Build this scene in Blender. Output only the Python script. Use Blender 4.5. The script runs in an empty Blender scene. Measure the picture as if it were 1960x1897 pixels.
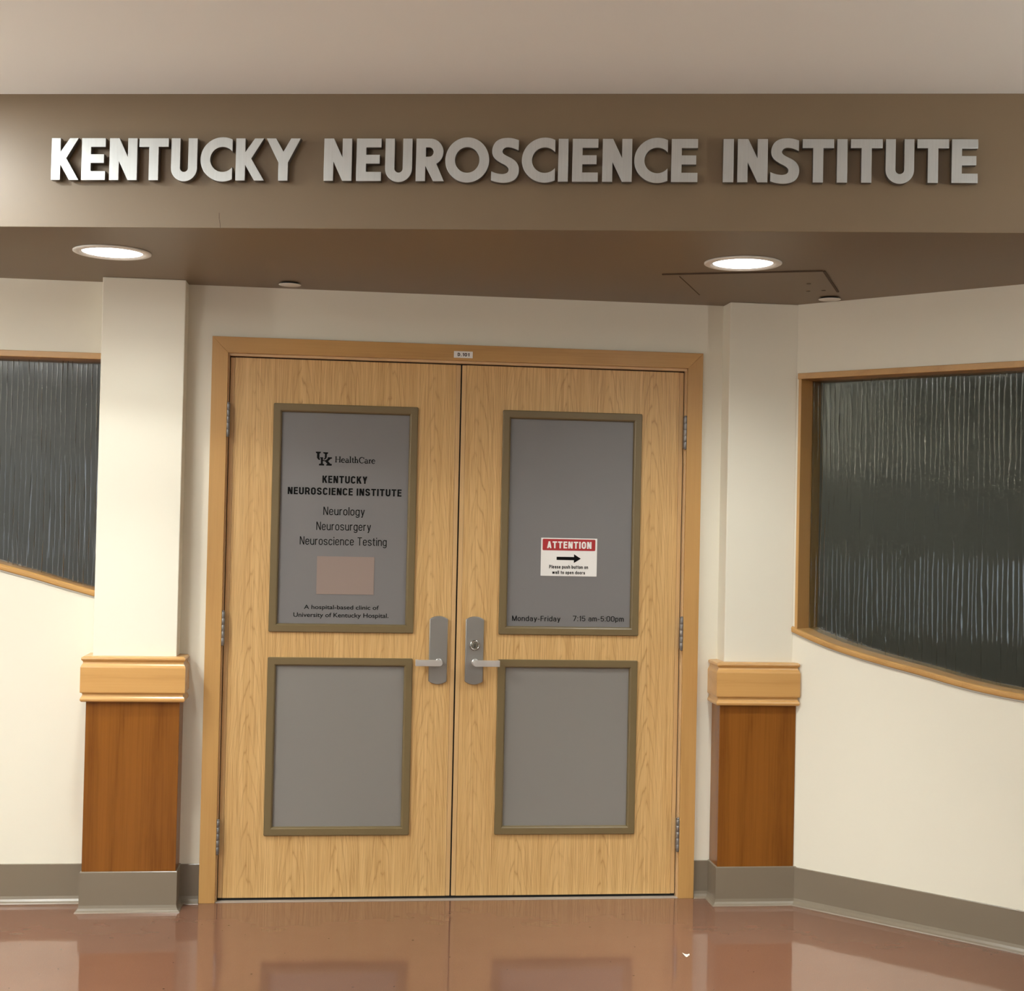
import bpy, bmesh, math
from mathutils import Vector, Matrix

SC = bpy.context.scene
COL = SC.collection
PI = math.pi

# ------------------------------------------------------------------ camera
F_PX = 2700.0
YAW, PITCH, ROLL = 0.1178, 0.0189, 0.0211
fwd = Vector((math.sin(YAW) * math.cos(PITCH), math.cos(YAW) * math.cos(PITCH), math.sin(PITCH)))
rgt = Vector((math.cos(YAW), -math.sin(YAW), 0))
upv = rgt.cross(fwd)
r2 = rgt * math.cos(ROLL) + upv * math.sin(ROLL)
u2 = upv * math.cos(ROLL) - rgt * math.sin(ROLL)
cam_d = bpy.data.cameras.new('camera')
cam_d.sensor_fit = 'HORIZONTAL'
cam_d.sensor_width = 36.0
cam_d.lens = F_PX / 1960.0 * 36.0
cam_d.clip_start, cam_d.clip_end = 0.05, 100
cam = bpy.data.objects.new('camera', cam_d)
M = Matrix((r2, u2, -fwd)).transposed().to_4x4()
M.translation = Vector((-0.4541, -5.6514, 1.5069))
cam.matrix_world = M
COL.objects.link(cam)
SC.camera = cam

# ------------------------------------------------------------------ world, exposure
SC.view_settings.view_transform = 'Standard'
SC.view_settings.look = 'None'
SC.view_settings.exposure = 0.28
SC.view_settings.gamma = 1.0
SC.view_settings.use_curve_mapping = False
W = bpy.data.worlds.new('daylight')
SC.world = W
W.use_nodes = True
W.node_tree.nodes['Background'].inputs['Color'].default_value = (0.80, 0.90, 1.0, 1)
W.node_tree.nodes['Background'].inputs['Strength'].default_value = 3.2

# lamp powers (each lamp is made by its builder below)
SPOT_POWER = 66.0          # the two downlights in the soffit
BEAM_POWER = 110.0         # their narrow downward beams
HALL_DISC_POWER = 24.0     # downlight in the hall ceiling beside the fascia
FILL_UPLIGHT_POWER = 180.0      # bowl uplights added to brighten the ceiling
FILL_STRIP_POWER = 105.0       # strip lights added out of view as general fill
LAMP_COL = (0.95, 0.985, 0.955)

# ------------------------------------------------------------------ main dimensions (metres)
ZS = 2.412                 # soffit
ZC = 2.836                 # hall ceiling
FD = Vector((0.9822, -0.1878, 0.0))     # along the fascia
FN = Vector((-0.1878, -0.9822, 0.0))    # out of the fascia, into the hall
FO = Vector((0.0, -1.3188, 0.0))
RD = Vector((0.6892, -0.7246, 0.0))     # along the slanted wall
RN = Vector((-0.7246, -0.6892, 0.0))    # out of the slanted wall, into the hall
RA = Vector((1.3600, -0.1340, 0.0))
WY = -0.020                # wall face around the doors


def T_back(u, w, z):       # u = x, w = out of the wall (towards the hall)
    return Vector((u, -w, z))


def T_fascia(u, w, z):
    return FO + FD * u + FN * w + Vector((0, 0, z))


def T_right(u, w, z):
    return RA + RD * u + RN * w + Vector((0, 0, z))


# ------------------------------------------------------------------ mesh helpers
class MB:
    def __init__(self):
        self.v, self.f, self.s = [], [], []

    def poly(self, pts, smooth=False):
        i = len(self.v)
        self.v += [Vector(p) for p in pts]
        self.f.append(list(range(i, i + len(pts))))
        self.s.append(smooth)
        return self

    def grid(self, rows, closed=False, smooth=False, cyc=False):
        """rows: lists of points of equal length, skinned into quads"""
        n = len(rows[0])
        i = len(self.v)
        for r in rows:
            self.v += [Vector(p) for p in r]
        R = len(rows)
        for a in range(R if cyc else R - 1):
            b = (a + 1) % R
            for k in range(n if closed else n - 1):
                k2 = (k + 1) % n
                self.f.append([i + a * n + k, i + a * n + k2, i + b * n + k2, i + b * n + k])
                self.s.append(smooth)
        return self

    def box(self, a, b, T=None):
        (x0, y0, z0), (x1, y1, z1) = a, b
        T = T or (lambda x, y, z: Vector((x, y, z)))
        c = [T(x, y, z) for x, y, z in ((x0, y0, z0), (x1, y0, z0), (x1, y1, z0), (x0, y1, z0),
                                        (x0, y0, z1), (x1, y0, z1), (x1, y1, z1), (x0, y1, z1))]
        i = len(self.v)
        self.v += c
        for q in ((0, 3, 2, 1), (4, 5, 6, 7), (0, 1, 5, 4), (1, 2, 6, 5), (2, 3, 7, 6), (3, 0, 4, 7)):
            self.f.append([i + k for k in q])
            self.s.append(False)
        return self

    def prism(self, pts, T, w0, w1):
        """pts: (u, z) outline, extruded from w0 to w1"""
        a = [T(u, w0, z) for u, z in pts]
        b = [T(u, w1, z) for u, z in pts]
        i = len(self.v)
        n = len(pts)
        self.v += a + b
        self.f += [list(range(i, i + n)), list(range(i + 2 * n - 1, i + n - 1, -1))]
        self.s += [False, False]
        for k in range(n):
            k2 = (k + 1) % n
            self.f.append([i + k, i + n + k, i + n + k2, i + k2])
            self.s.append(False)
        return self

    def lathe(self, prof, c, axis='z', n=40, smooth=True):
        """prof: (radius, height) pairs turned about an axis through c"""
        rows = []
        for r, h in prof:
            row = []
            for k in range(n):
                t = 2 * PI * k / n
                a, b = r * math.cos(t), r * math.sin(t)
                if axis == 'z':
                    row.append(Vector(c) + Vector((a, b, h)))
                elif axis == 'y':
                    row.append(Vector(c) + Vector((a, h, b)))
                else:
                    row.append(Vector(c) + Vector((h, a, b)))
            rows.append(row)
        self.grid(rows, closed=True, smooth=smooth)
        if prof[0][0] > 1e-5:
            self.poly(rows[0])
        if prof[-1][0] > 1e-5:
            self.poly(rows[-1])
        return self

    def sweep(self, prof, path, smooth=False, caps=True):
        """prof: (outset, z) pairs carried along a plan path (x, y); outset to the right of travel"""
        n = len(path)
        P = [Vector((p[0], p[1], 0)) for p in path]
        offs = []
        for k in range(n):
            d1 = (P[k] - P[k - 1]).normalized() if k > 0 else None
            d2 = (P[k + 1] - P[k]).normalized() if k < n - 1 else None
            n1 = Vector((d1.y, -d1.x, 0)) if d1 else None
            n2 = Vector((d2.y, -d2.x, 0)) if d2 else None
            if n1 is None:
                offs.append(n2)
            elif n2 is None:
                offs.append(n1)
            else:
                m = (n1 + n2).normalized()
                offs.append(m / max(0.3, m.dot(n1)))
        rows = [[P[k] + offs[k] * o + Vector((0, 0, z)) for o, z in prof] for k in range(n)]
        self.grid(rows, closed=False, smooth=smooth)
        if caps:
            self.poly(rows[0])
            self.poly(rows[-1])
        return self


ORG = {}


def empty(name, loc):
    o = bpy.data.objects.new(name, None)
    o.empty_display_size = 0.1
    o.location = loc
    COL.objects.link(o)
    ORG[o.name] = Vector(loc)
    return o


def link(name, me, m, parent=None, bevel=0.0, seg=2, label=None):
    o = bpy.data.objects.new(name, me)
    me.materials.append(m)
    COL.objects.link(o)
    if parent is not None:
        o.parent = parent
        ORG[o.name] = ORG[parent.name]
    else:
        ORG[o.name] = Vector((0, 0, 0))
    if bevel:
        b = o.modifiers.new('edge', 'BEVEL')
        b.width, b.segments, b.limit_method, b.angle_limit = bevel, seg, 'ANGLE', math.radians(35)
        b.harden_normals = False
    if label:
        o['label'] = label
    return o


def obj(name, mb, m, parent=None, bevel=0.0, seg=2, label=None, weld=True):
    off = ORG[parent.name] if parent is not None else Vector((0, 0, 0))
    me = bpy.data.meshes.new(name)
    bm = bmesh.new()
    vs = [bm.verts.new(v - off) for v in mb.v]
    for f, s in zip(mb.f, mb.s):
        try:
            fc = bm.faces.new([vs[k] for k in f])
            fc.smooth = s
        except ValueError:
            pass
    if weld:
        bmesh.ops.remove_doubles(bm, verts=bm.verts, dist=1e-5)
    bmesh.ops.recalc_face_normals(bm, faces=bm.faces)
    bm.to_mesh(me)
    bm.free()
    return link(name, me, m, parent, bevel, seg, label)


def curve_mesh(loops, ext=0.0, bevel=0.0):
    """filled outline with holes in the xy plane, thickness 2*ext about z = 0"""
    cu = bpy.data.curves.new('outline', 'CURVE')
    cu.dimensions = '2D'
    cu.fill_mode = 'BOTH'
    cu.extrude = ext
    cu.bevel_depth = bevel
    cu.bevel_resolution = 1
    for lp in loops:
        s = cu.splines.new('POLY')
        s.points.add(len(lp) - 1)
        for q, (x, y) in zip(s.points, lp):
            q.co = (x, y, 0, 1)
        s.use_cyclic_u = True
    t = bpy.data.objects.new('outline', cu)
    COL.objects.link(t)
    bpy.context.view_layer.update()
    me = bpy.data.meshes.new_from_object(t.evaluated_get(bpy.context.evaluated_depsgraph_get()))
    bpy.data.objects.remove(t)
    bpy.data.curves.remove(cu)
    return me


def plate(name, loops, T, w0, w1, m, parent=None, bevel=0.0, label=None):
    """outline with holes in (u, z), between outsets w0 and w1 of frame T"""
    me = curve_mesh(loops, abs(w1 - w0) / 2 - bevel, bevel)
    off = ORG[parent.name] if parent is not None else Vector((0, 0, 0))
    wm = (w0 + w1) / 2
    for v in me.vertices:
        v.co = T(v.co.x, wm + v.co.z, v.co.y) - off
    bm = bmesh.new()
    bm.from_mesh(me)
    bmesh.ops.remove_doubles(bm, verts=bm.verts, dist=1e-6)
    bmesh.ops.recalc_face_normals(bm, faces=bm.faces)
    bm.to_mesh(me)
    bm.free()
    me.name = name
    return link(name, me, m, parent, label=label)


def text_bm(body, x0, x1, z0, cap, weight=0.0, space=1.0):
    """letters as a list of triangles in (u, z), fitted to a width and a cap height"""
    cu = bpy.data.curves.new('words', 'FONT')
    cu.body = body
    cu.offset = weight
    cu.space_character = space
    t = bpy.data.objects.new('words', cu)
    COL.objects.link(t)
    bpy.context.view_layer.update()
    me = bpy.data.meshes.new_from_object(t.evaluated_get(bpy.context.evaluated_depsgraph_get()))
    bpy.data.objects.remove(t)
    bpy.data.curves.remove(cu)
    xs = [v.co.x for v in me.vertices]
    a, b = min(xs), max(xs)
    sx = (x1 - x0) / (b - a)
    sz = cap / (0.729 + 2 * weight)
    pts = [(x0 + (v.co.x - a) * sx, z0 + (v.co.y + weight) * sz) for v in me.vertices]
    faces = [list(p.vertices) for p in me.polygons]
    bpy.data.meshes.remove(me)
    return pts, faces


def words(name, lines, T, w, m, parent):
    mb = MB()
    for ln in lines:
        pts, faces = text_bm(*ln[:5], **(ln[5] if len(ln) > 5 else {}))
        i = len(mb.v)
        mb.v += [T(u, w, z) for u, z in pts]
        for f in faces:
            mb.f.append([i + k for k in f])
            mb.s.append(False)
    return obj(name, mb, m, parent, weld=False)


def ribbon(P, pts, w):
    n = len(pts)
    L, Rr = [], []
    for k in range(n):
        a, b = pts[max(k - 1, 0)], pts[min(k + 1, n - 1)]
        dx, dz = b[0] - a[0], b[1] - a[1]
        d = math.hypot(dx, dz) or 1
        L.append((pts[k][0] - dz / d * w / 2, pts[k][1] + dx / d * w / 2))
        Rr.append((pts[k][0] + dz / d * w / 2, pts[k][1] - dx / d * w / 2))
    for k in range(n - 1):
        P.append([L[k], Rr[k], Rr[k + 1], L[k + 1]])


def grotesk(ch, t):
    """polygons and advance of one condensed sans letter, cap height 1, stroke t"""
    P = []
    h = t / 2
    xh = 0.72 - h
    b = h - 0.012

    def S(*p, w=t):
        ribbon(P, list(p), w)

    def D(a, c, w=None):           # slanted stroke with level ends
        w = (t * 1.08 if w is None else w) / 2
        P.append([(a[0] - w, a[1]), (a[0] + w, a[1]), (c[0] + w, c[1]), (c[0] - w, c[1])])
    up = ch.isupper() or ch.isdigit()
    w = (0.50 if up else 0.43) + t * 0.55
    L, R, c = h, w - h, w / 2
    rx, rv = c - h, 0.20
    top = (1 - h + 0.012) if up else xh + 0.012

    def arch(a0, a1, zt=None):
        return arc(c, (top if zt is None else zt) - rv, rx, rv, a0, a1, 12)

    def bowl(a0, a1, zb=None):
        return arc(c, (b if zb is None else zb) + rv, rx, rv, a0, a1, 12)
    if ch in 'oO0':
        q = arch(0, 180) + bowl(180, 360)
        S(*(q + [q[0]]))
    elif ch in 'cC':
        S(*(arch(8, 180) + bowl(180, 352)))
    elif ch == 'e':
        S(*([(R, 0.37), (R, top - rv)] + arch(0, 180) + bowl(180, 345))); S((L, 0.37), (R, 0.37), w=t * 0.85)
    elif ch == 'n' or ch == 'h':
        S((L, 0), (L, 1 if ch == 'h' else 0.72)); S(*(arch(180, 0) + [(R, 0)]))
    elif ch == 'm':
        w2 = 0.36 + t * 0.4
        S((L, 0), (L, 0.72))
        for o in (0, w2 - t):
            S(*(arc(o + w2 / 2, top - rv, w2 / 2 - h, rv, 180, 0, 12) + [(o + w2 - h, 0)]))
        w = 2 * w2 - t
    elif ch == 'u':
        S(*([(L, 0.72)] + bowl(180, 360))); S((R, 0.72), (R, 0))
    elif ch == 'U':
        S(*([(L, 1)] + bowl(180, 360) + [(R, 1)]))
    elif ch == 'r':
        S((L, 0), (L, 0.72)); S(*arc(L + 0.20, top - rv, 0.20, rv, 180, 75, 8)); w = 0.27 + t * 0.6
    elif ch in 'l1Ii':
        if ch == 'i':
            S((L, 0), (L, 0.72)); S((L, 0.86), (L, 1))
        else:
            S((L, 0), (L, 1))
        w = t
        if ch == '1':
            P[:] = []
            S((0.20 + h, 0), (0.20 + h, 1)); D((0.06, 0.74), (0.20 + t, 0.95)); w = 0.20 + t
    elif ch == 't':
        k = 0.08 + h
        S(*([(k, 0.93), (k, b + 0.12)] + arc(k + 0.12, b + 0.12, 0.12, 0.12, 180, 275, 6) + [(k + 0.17, b)]))
        S((0, 0.72 - h * 0.9), (k + 0.19, 0.72 - h * 0.9), w=t * 0.9); w = k + 0.19
    elif ch == 'f':
        k = 0.08 + h
        S(*([(k, 0), (k, 0.86 - h)] + arc(k + 0.12, 0.88 - h, 0.12, 0.12, 180, 90, 6) + [(k + 0.18, 1 - h)]))
        S((0, 0.72 - h * 0.9), (k + 0.18, 0.72 - h * 0.9), w=t * 0.9); w = k + 0.18
    elif ch in 'gpbdq':
        q = arch(0, 180) + bowl(180, 360)
        S(*(q + [q[0]]))
        if ch == 'p':
            S((L, -0.24), (L, 0.72))
        elif ch == 'b':
            S((L, 0), (L, 1))
        elif ch == 'd':
            S((R, 0), (R, 1))
        else:
            S(*([(R, 0.72)] + arc(c, -0.06, rx, 0.18 - h * 0.6, 0, -165, 12)))
    elif ch == 'a':
        S(*([(L + 0.02, 0.52)] + arc(c, top - 0.17, rx - 0.01, 0.17, 165, 0, 12) + [(R - 0.01, 0.0)]))
        S(*([(R, 0.42), (c + 0.02, 0.40)] + arc(c, b + 0.185, rx, 0.195, 100, 270, 12) + [(c + 0.08, b + 0.015), (R, b + 0.15)]), w=t * 0.9)
    elif ch in 'sS':
        H = 1.0 if ch == 'S' else 0.72
        tz = H - h + 0.012
        S(*smooth_line([(R, tz - 0.21 * H), (R - 0.05, tz - 0.06), (c + 0.01, tz), (L + 0.05, tz - 0.05), (L, tz - 0.20 * H), (L + 0.07, H * 0.57), (c, H * 0.5),
                        (R - 0.06, H * 0.42), (R, b + 0.20 * H), (R - 0.05, b + 0.05), (c - 0.01, b), (L + 0.05, b + 0.06), (L, b + 0.21 * H)], 4))
    elif ch == 'y':
        D((h * 1.05, 0.72), (c + 0.015, 0.0)); D((w - h * 1.05, 0.72), (c - 0.07, -0.24))
        S((c - 0.07, -0.24 + h), (c - 0.17, -0.24 + h), w=t * 0.9)
    elif ch == 'w':
        w = 0.66 + t * 0.8
        for x0, x1 in ((h, w * .28), (w * .5, w * .28), (w * .5, w * .72), (w - h, w * .72)):
            D((x0, 0.72), (x1, 0))
    elif ch == 'K':
        S((L, 0), (L, 1)); D((w - h * 1.1, 1), (L + h * 0.7, 0.36), t * 1.2); D((L + 0.30 * w, 0.60), (w - h * 0.9, 0), t * 1.2)
    elif ch in 'EFH':
        S((L, 0), (L, 1))
        if ch == 'H':
            S((R, 0), (R, 1)); S((L, 0.52), (R, 0.52), w=t * 0.9)
        else:
            w *= 0.86
            S((L, 1 - h * 0.92), (w, 1 - h * 0.92), w=t * 0.92); S((L, 0.53), (w * 0.95, 0.53), w=t * 0.92)
            if ch == 'E':
                S((L, h * 0.92), (w, h * 0.92), w=t * 0.92)
    elif ch == 'N':
        S((L, 0), (L, 1)); S((R, 0), (R, 1)); D((h * 1.25, 1), (w - h * 1.25, 0), t * 1.15)
    elif ch == 'M':
        w *= 1.28
        S((L, 0), (L, 1)); S((w - h, 0), (w - h, 1)); D((h * 1.2, 1), (w / 2, 0)); D((w - h * 1.2, 1), (w / 2, 0))
    elif ch == 'D':
        S((L, 0), (L, 1)); S(*([(L, 1 - h), (R - 0.22, 1 - h)] + arc(R - 0.22, 0.5, 0.22, 0.5 - h, 90, -90, 14) + [(L, h)]))
    elif ch == 'T':
        S((c, 0), (c, 1)); S((0, 1 - h * 0.95), (w, 1 - h * 0.95), w=t * 0.95)
    elif ch == 'Y':
        S((c, 0), (c, 0.45)); D((h * 1.1, 1), (c, 0.40), t * 1.12); D((w - h * 1.1, 1), (c, 0.40), t * 1.12)
    elif ch == 'A':
        D((c, 1), (h * 1.0, 0), t * 1.05); D((c, 1), (w - h * 1.0, 0), t * 1.05); S((h * 1.6, 0.26), (w - h * 1.6, 0.26), w=t * 0.85)
    elif ch in 'RP':
        S((L, 0), (L, 1)); tz = 1 - h * 0.95
        S(*([(L, tz), (R - 0.2, tz)] + arc(R - 0.2, (tz + 0.44) / 2, 0.2, (tz - 0.44) / 2, 90, -90, 12) + [(L, 0.44)]), w=t * 0.97)
        if ch == 'R':
            D((R - 0.13, 0.46), (w - h * 0.8, 0))
    elif ch == '7':
        S((0, 1 - h), (w, 1 - h)); D((w - h, 1 - h), (w * 0.32, 0))
    elif ch == '5':
        S((w * 0.92, 1 - h), (L + 0.05, 1 - h), (L + 0.02, 0.50)); S(*([(L + 0.02, 0.50)] + arc(c, 0.32, rx, 0.32 - b, 150, -155, 16)))
    elif ch == ':':
        S((L, 0), (L, t * 1.1)); S((L, 0.58), (L, 0.58 + t * 1.1)); w = t
    elif ch == '.':
        S((L, 0), (L, t * 1.1)); w = t
    elif ch == '-':
        w = 0.30
        S((0, 0.36), (w, 0.36), w=t * 0.9)
    else:
        w = 0.22
    return P, w


def grotesk_words(name, lines, T, w, m, parent):
    """lines: (text, x0, x1, baseline, cap height, stroke, letter gap)"""
    mb = MB()
    for body, x0, x1, z0, cap, t, gap in lines:
        P, x = [], 0.0
        for ch in body:
            pg, adv = grotesk(ch, t)
            P += [[(a + x, b) for a, b in q] for q in pg]
            x += adv + gap
        k = (x1 - x0) / (x - gap)
        for i, q in enumerate(P):
            mb.poly([T(x0 + a * k, w + (i % 30) * 2e-5, z0 + b * cap) for a, b in q])
    return obj(name, mb, m, parent, weld=False)


def tag(o, label, cat, group=None, kind=None):
    o['label'] = label
    o['category'] = cat
    if group:
        o['group'] = group
    if kind:
        o['kind'] = kind
    return o


def dup(root, loc):
    r = root.copy()
    COL.objects.link(r)
    r.location = loc
    ORG[r.name] = Vector(loc)
    for ch in list(root.children):
        c = ch.copy()
        COL.objects.link(c)
        c.parent = r
        for g in list(ch.children):
            d = g.copy()
            COL.objects.link(d)
            d.parent = c
    return r


def arc(cx, cy, rx, ry, a0, a1, n=24):
    return [(cx + rx * math.cos(math.radians(a0 + (a1 - a0) * k / n)),
             cy + ry * math.sin(math.radians(a0 + (a1 - a0) * k / n))) for k in range(n + 1)]


def smooth_line(P, per=5):
    out = []
    for i in range(len(P) - 1):
        p0, p1, p2, p3 = P[max(i - 1, 0)], P[i], P[i + 1], P[min(i + 2, len(P) - 1)]
        for k in range(per):
            t = k / per
            out.append(tuple(0.5 * (2 * p1[j] + (p2[j] - p0[j]) * t + (2 * p0[j] - 5 * p1[j] + 4 * p2[j] - p3[j]) * t * t
                                    + (3 * p1[j] - p0[j] - 3 * p2[j] + p3[j]) * t ** 3) for j in (0, 1)))
    out.append(P[-1])
    return out


# ------------------------------------------------------------------ materials
def mat(name, col, rough=0.5, metal=0.0, **kw):
    m = bpy.data.materials.new(name)
    m.use_nodes = True
    b = m.node_tree.nodes['Principled BSDF']
    b.inputs['Base Color'].default_value = (*col, 1)
    b.inputs['Roughness'].default_value = rough
    b.inputs['Metallic'].default_value = metal
    for k, v in kw.items():
        b.inputs[k].default_value = v
    return m


class NT:
    def __init__(self, m):
        self.t = m.node_tree
        self.b = self.t.nodes['Principled BSDF']

    def n(self, kind, **kw):
        o = self.t.nodes.new(kind)
        for k, v in kw.items():
            setattr(o, k, v)
        return o

    def l(self, a, b):
        self.t.links.new(a, b)

    def coord(self, scale, rot=(0, 0, 0), loc=(0, 0, 0), out='Object'):
        c = self.n('ShaderNodeTexCoord')
        mp = self.n('ShaderNodeMapping')
        mp.inputs['Scale'].default_value = scale
        mp.inputs['Rotation'].default_value = rot
        mp.inputs['Location'].default_value = loc
        self.l(c.outputs[out], mp.inputs['Vector'])
        return mp.outputs['Vector']

    def noise(self, vec, scale=1.0, detail=3.0, rough=0.5):
        o = self.n('ShaderNodeTexNoise')
        o.inputs['Scale'].default_value = scale
        o.inputs['Detail'].default_value = detail
        o.inputs['Roughness'].default_value = rough
        self.l(vec, o.inputs['Vector'])
        return o.outputs['Fac']

    def math(self, op, a, b=None, c=None):
        o = self.n('ShaderNodeMath', operation=op)
        for i, x in enumerate((a, b, c)):
            if x is None:
                continue
            if isinstance(x, (int, float)):
                o.inputs[i].default_value = x
            else:
                self.l(x, o.inputs[i])
        return o.outputs[0]

    def ramp(self, fac, stops):
        o = self.n('ShaderNodeValToRGB')
        e = o.color_ramp.elements
        while len(e) < len(stops):
            e.new(0.5)
        for q, (p, c) in zip(e, stops):
            q.position = p
            q.color = (*c, 1) if len(c) == 3 else c
        self.l(fac, o.inputs['Fac'])
        return o.outputs['Color']

    def mix(self, fac, a, b):
        o = self.n('ShaderNodeMix', data_type='RGBA')
        if isinstance(fac, (int, float)):
            o.inputs[0].default_value = fac
        else:
            self.l(fac, o.inputs[0])
        for i, x in ((6, a), (7, b)):
            if isinstance(x, tuple):
                o.inputs[i].default_value = (*x, 1)
            else:
                self.l(x, o.inputs[i])
        return o.outputs[2]

    def bump(self, h, strength=0.1, dist=0.01):
        o = self.n('ShaderNodeBump')
        o.inputs['Strength'].default_value = strength
        o.inputs['Distance'].default_value = dist
        self.l(h, o.inputs['Height'])
        self.l(o.outputs['Normal'], self.b.inputs['Normal'])


def wood(name, light, dark, line, axis='z', freq=13.0, figure=7.0, lines=0.5, rough=0.38, fine=0.5, seed=0.0):
    """straight and cathedral grain running along an axis"""
    m = mat(name, light, rough)
    t = NT(m)

    def sc(across, along):
        return (along, across, across) if axis == 'x' else (across, across, along)
    sd = (seed, seed * 0.7, seed * 1.3)
    big = t.noise(t.coord(sc(2.6, 0.42), loc=sd), 1.0, 2.0, 0.45)
    sep = t.n('ShaderNodeSeparateXYZ')
    t.l(t.coord((1, 1, 1)), sep.inputs[0])
    if axis == 'x':
        across = t.math('ADD', sep.outputs[2], t.math('MULTIPLY', sep.outputs[1], 0.6))
    else:
        across = t.math('ADD', sep.outputs[0], t.math('MULTIPLY', sep.outputs[1], 0.6))
    wob = t.noise(t.coord(sc(30, 5), loc=sd), 1.0, 3.0, 0.55)
    val = t.math('ADD', t.math('MULTIPLY_ADD', across, freq, t.math('MULTIPLY', big, figure)), t.math('MULTIPLY', wob, 0.5))
    ring = t.math('MULTIPLY', t.math('PINGPONG', val, 0.5), 2.0)
    ring = t.math('POWER', t.math('SUBTRACT', 1.0, ring), 3.0)
    streak = t.noise(t.coord(sc(190, 3.2), loc=sd), 1.0, 3.0, 0.6)
    band = t.noise(t.coord(sc(22, 0.5), loc=sd), 1.0, 2.0, 0.5)
    f1 = t.math('MULTIPLY', t.math('SUBTRACT', streak, 0.42), 2.2 * fine)
    f1 = t.math('ADD', f1, t.math('MULTIPLY', t.math('SUBTRACT', band, 0.4), 1.2 * fine))
    cl = t.n('ShaderNodeClamp')
    t.l(f1, cl.inputs[0])
    c = t.mix(cl.outputs[0], light, dark)
    gate = t.math('MULTIPLY', ring, t.math('MULTIPLY', streak, 2.0 * lines))
    cl2 = t.n('ShaderNodeClamp')
    t.l(gate, cl2.inputs[0])
    c = t.mix(cl2.outputs[0], c, line)
    t.l(c, t.b.inputs['Base Color'])
    t.bump(streak, 0.04, 0.002)
    return m


def oak(name, light, pale, line, seed):
    """oak print: fine fibres and arched figure in repeated flitches"""
    m = mat(name, light, 0.34)
    t = NT(m)
    sd = (seed, 0.0, seed * 1.3)
    sep = t.n('ShaderNodeSeparateXYZ')
    t.l(t.coord((1, 1, 1), loc=sd), sep.inputs[0])
    X, Z = sep.outputs[0], sep.outputs[2]
    wobz = t.math('SUBTRACT', t.noise(t.coord((3, 3, 2.2), loc=sd), 1.0, 2.0, 0.5), 0.5)
    xs = t.math('ADD', X, t.math('MULTIPLY', wobz, 0.045))
    dx = t.math('PINGPONG', xs, 0.088)
    f = t.math('MULTIPLY', t.math('MULTIPLY', dx, dx), 760.0)
    cell = t.math('FLOOR', t.math('DIVIDE', xs, 0.176))
    f = t.math('ADD', f, t.math('MULTIPLY', Z, 7.0))
    f = t.math('ADD', f, t.math('MULTIPLY', cell, 0.37))
    f = t.math('ADD', f, t.math('MULTIPLY', t.noise(t.coord((26, 26, 3.5), loc=sd), 1.0, 3.0, 0.55), 1.25))
    tri = t.math('MULTIPLY', t.math('PINGPONG', f, 0.5), 2.0)
    ring = t.math('POWER', tri, 8.0)
    fib = t.noise(t.coord((330, 330, 5), loc=sd), 1.0, 3.0, 0.65)
    med = t.noise(t.coord((85, 85, 1.6), loc=sd), 1.0, 2.5, 0.6)
    msk = t.noise(t.coord((20, 20, 1.2), loc=sd), 1.0, 2.0, 0.5)
    k1 = t.ramp(med, [(0.0, (0, 0, 0)), (0.38, (0, 0, 0)), (0.66, (1, 1, 1))])
    c = t.mix(t.math('MULTIPLY', k1, 0.75), light, pale)
    k2 = t.ramp(fib, [(0.0, (1, 1, 1)), (0.33, (1, 1, 1)), (0.52, (0, 0, 0))])
    c = t.mix(t.math('MULTIPLY', k2, 0.62), c, line)
    k3 = t.ramp(msk, [(0.0, (0, 0, 0)), (0.30, (0.10, 0.10, 0.10)), (0.62, (1, 1, 1))])
    c = t.mix(t.math('MULTIPLY', t.math('MULTIPLY', ring, k3), 0.78), c, line)
    t.l(c, t.b.inputs['Base Color'])
    t.bump(fib, 0.03, 0.002)
    return m


def paint(name, col, rough=0.55, tex=0.05):
    m = mat(name, col, rough)
    t = NT(m)
    t.bump(t.noise(t.coord((1, 1, 1)), 220.0, 2.0), tex, 0.002)
    return m


M_WALL = paint('cream wall paint', (0.822, 0.782, 0.660), 0.5)
M_CEIL = paint('white ceiling paint', (0.87, 0.895, 0.865), 0.7)
M_BROWN = paint('brown paint', (0.190, 0.136, 0.080), 0.42, 0.04)
M_OAK = oak('oak laminate', (0.635, 0.392, 0.156), (0.75, 0.500, 0.222), (0.40, 0.21, 0.065), 0.0)
M_OAK2 = oak('oak laminate b', (0.635, 0.392, 0.156), (0.75, 0.500, 0.222), (0.40, 0.21, 0.065), 3.72)
M_LIP = wood('oak edging', (0.66, 0.42, 0.19), (0.52, 0.31, 0.13), (0.36, 0.20, 0.08), 'z', 6, 2, 0.2, 0.4, 0.4, seed=9)
M_CASE = wood('maple upright', (0.545, 0.308, 0.104), (0.465, 0.248, 0.078), (0.36, 0.175, 0.05), 'z', 7, 5, 0.25, 0.33, 0.4)
M_CASE_X = wood('maple head', (0.545, 0.308, 0.104), (0.465, 0.248, 0.078), (0.36, 0.175, 0.05), 'x', 7, 5, 0.3, 0.33, 0.4)
M_JAMB = mat('pale jamb', (0.66, 0.45, 0.24), 0.4)
M_BAND = wood('maple band', (0.60, 0.335, 0.115), (0.54, 0.285, 0.09), (0.42, 0.21, 0.065), 'x', 9, 7, 0.3, 0.22, 0.35, seed=2)
M_CHERRY = wood('cherry veneer', (0.245, 0.088, 0.013), (0.175, 0.058, 0.008), (0.12, 0.036, 0.005), 'z', 5, 4, 0.35, 0.27, 0.7, seed=5)
NT(M_CHERRY).b.inputs['Specular IOR Level'].default_value = 0.3
M_BASE = mat('grey vinyl base', (0.205, 0.166, 0.120), 0.26)
M_GREYPANE = mat('grey door panel', (0.190, 0.182, 0.182), 0.42)
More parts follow.
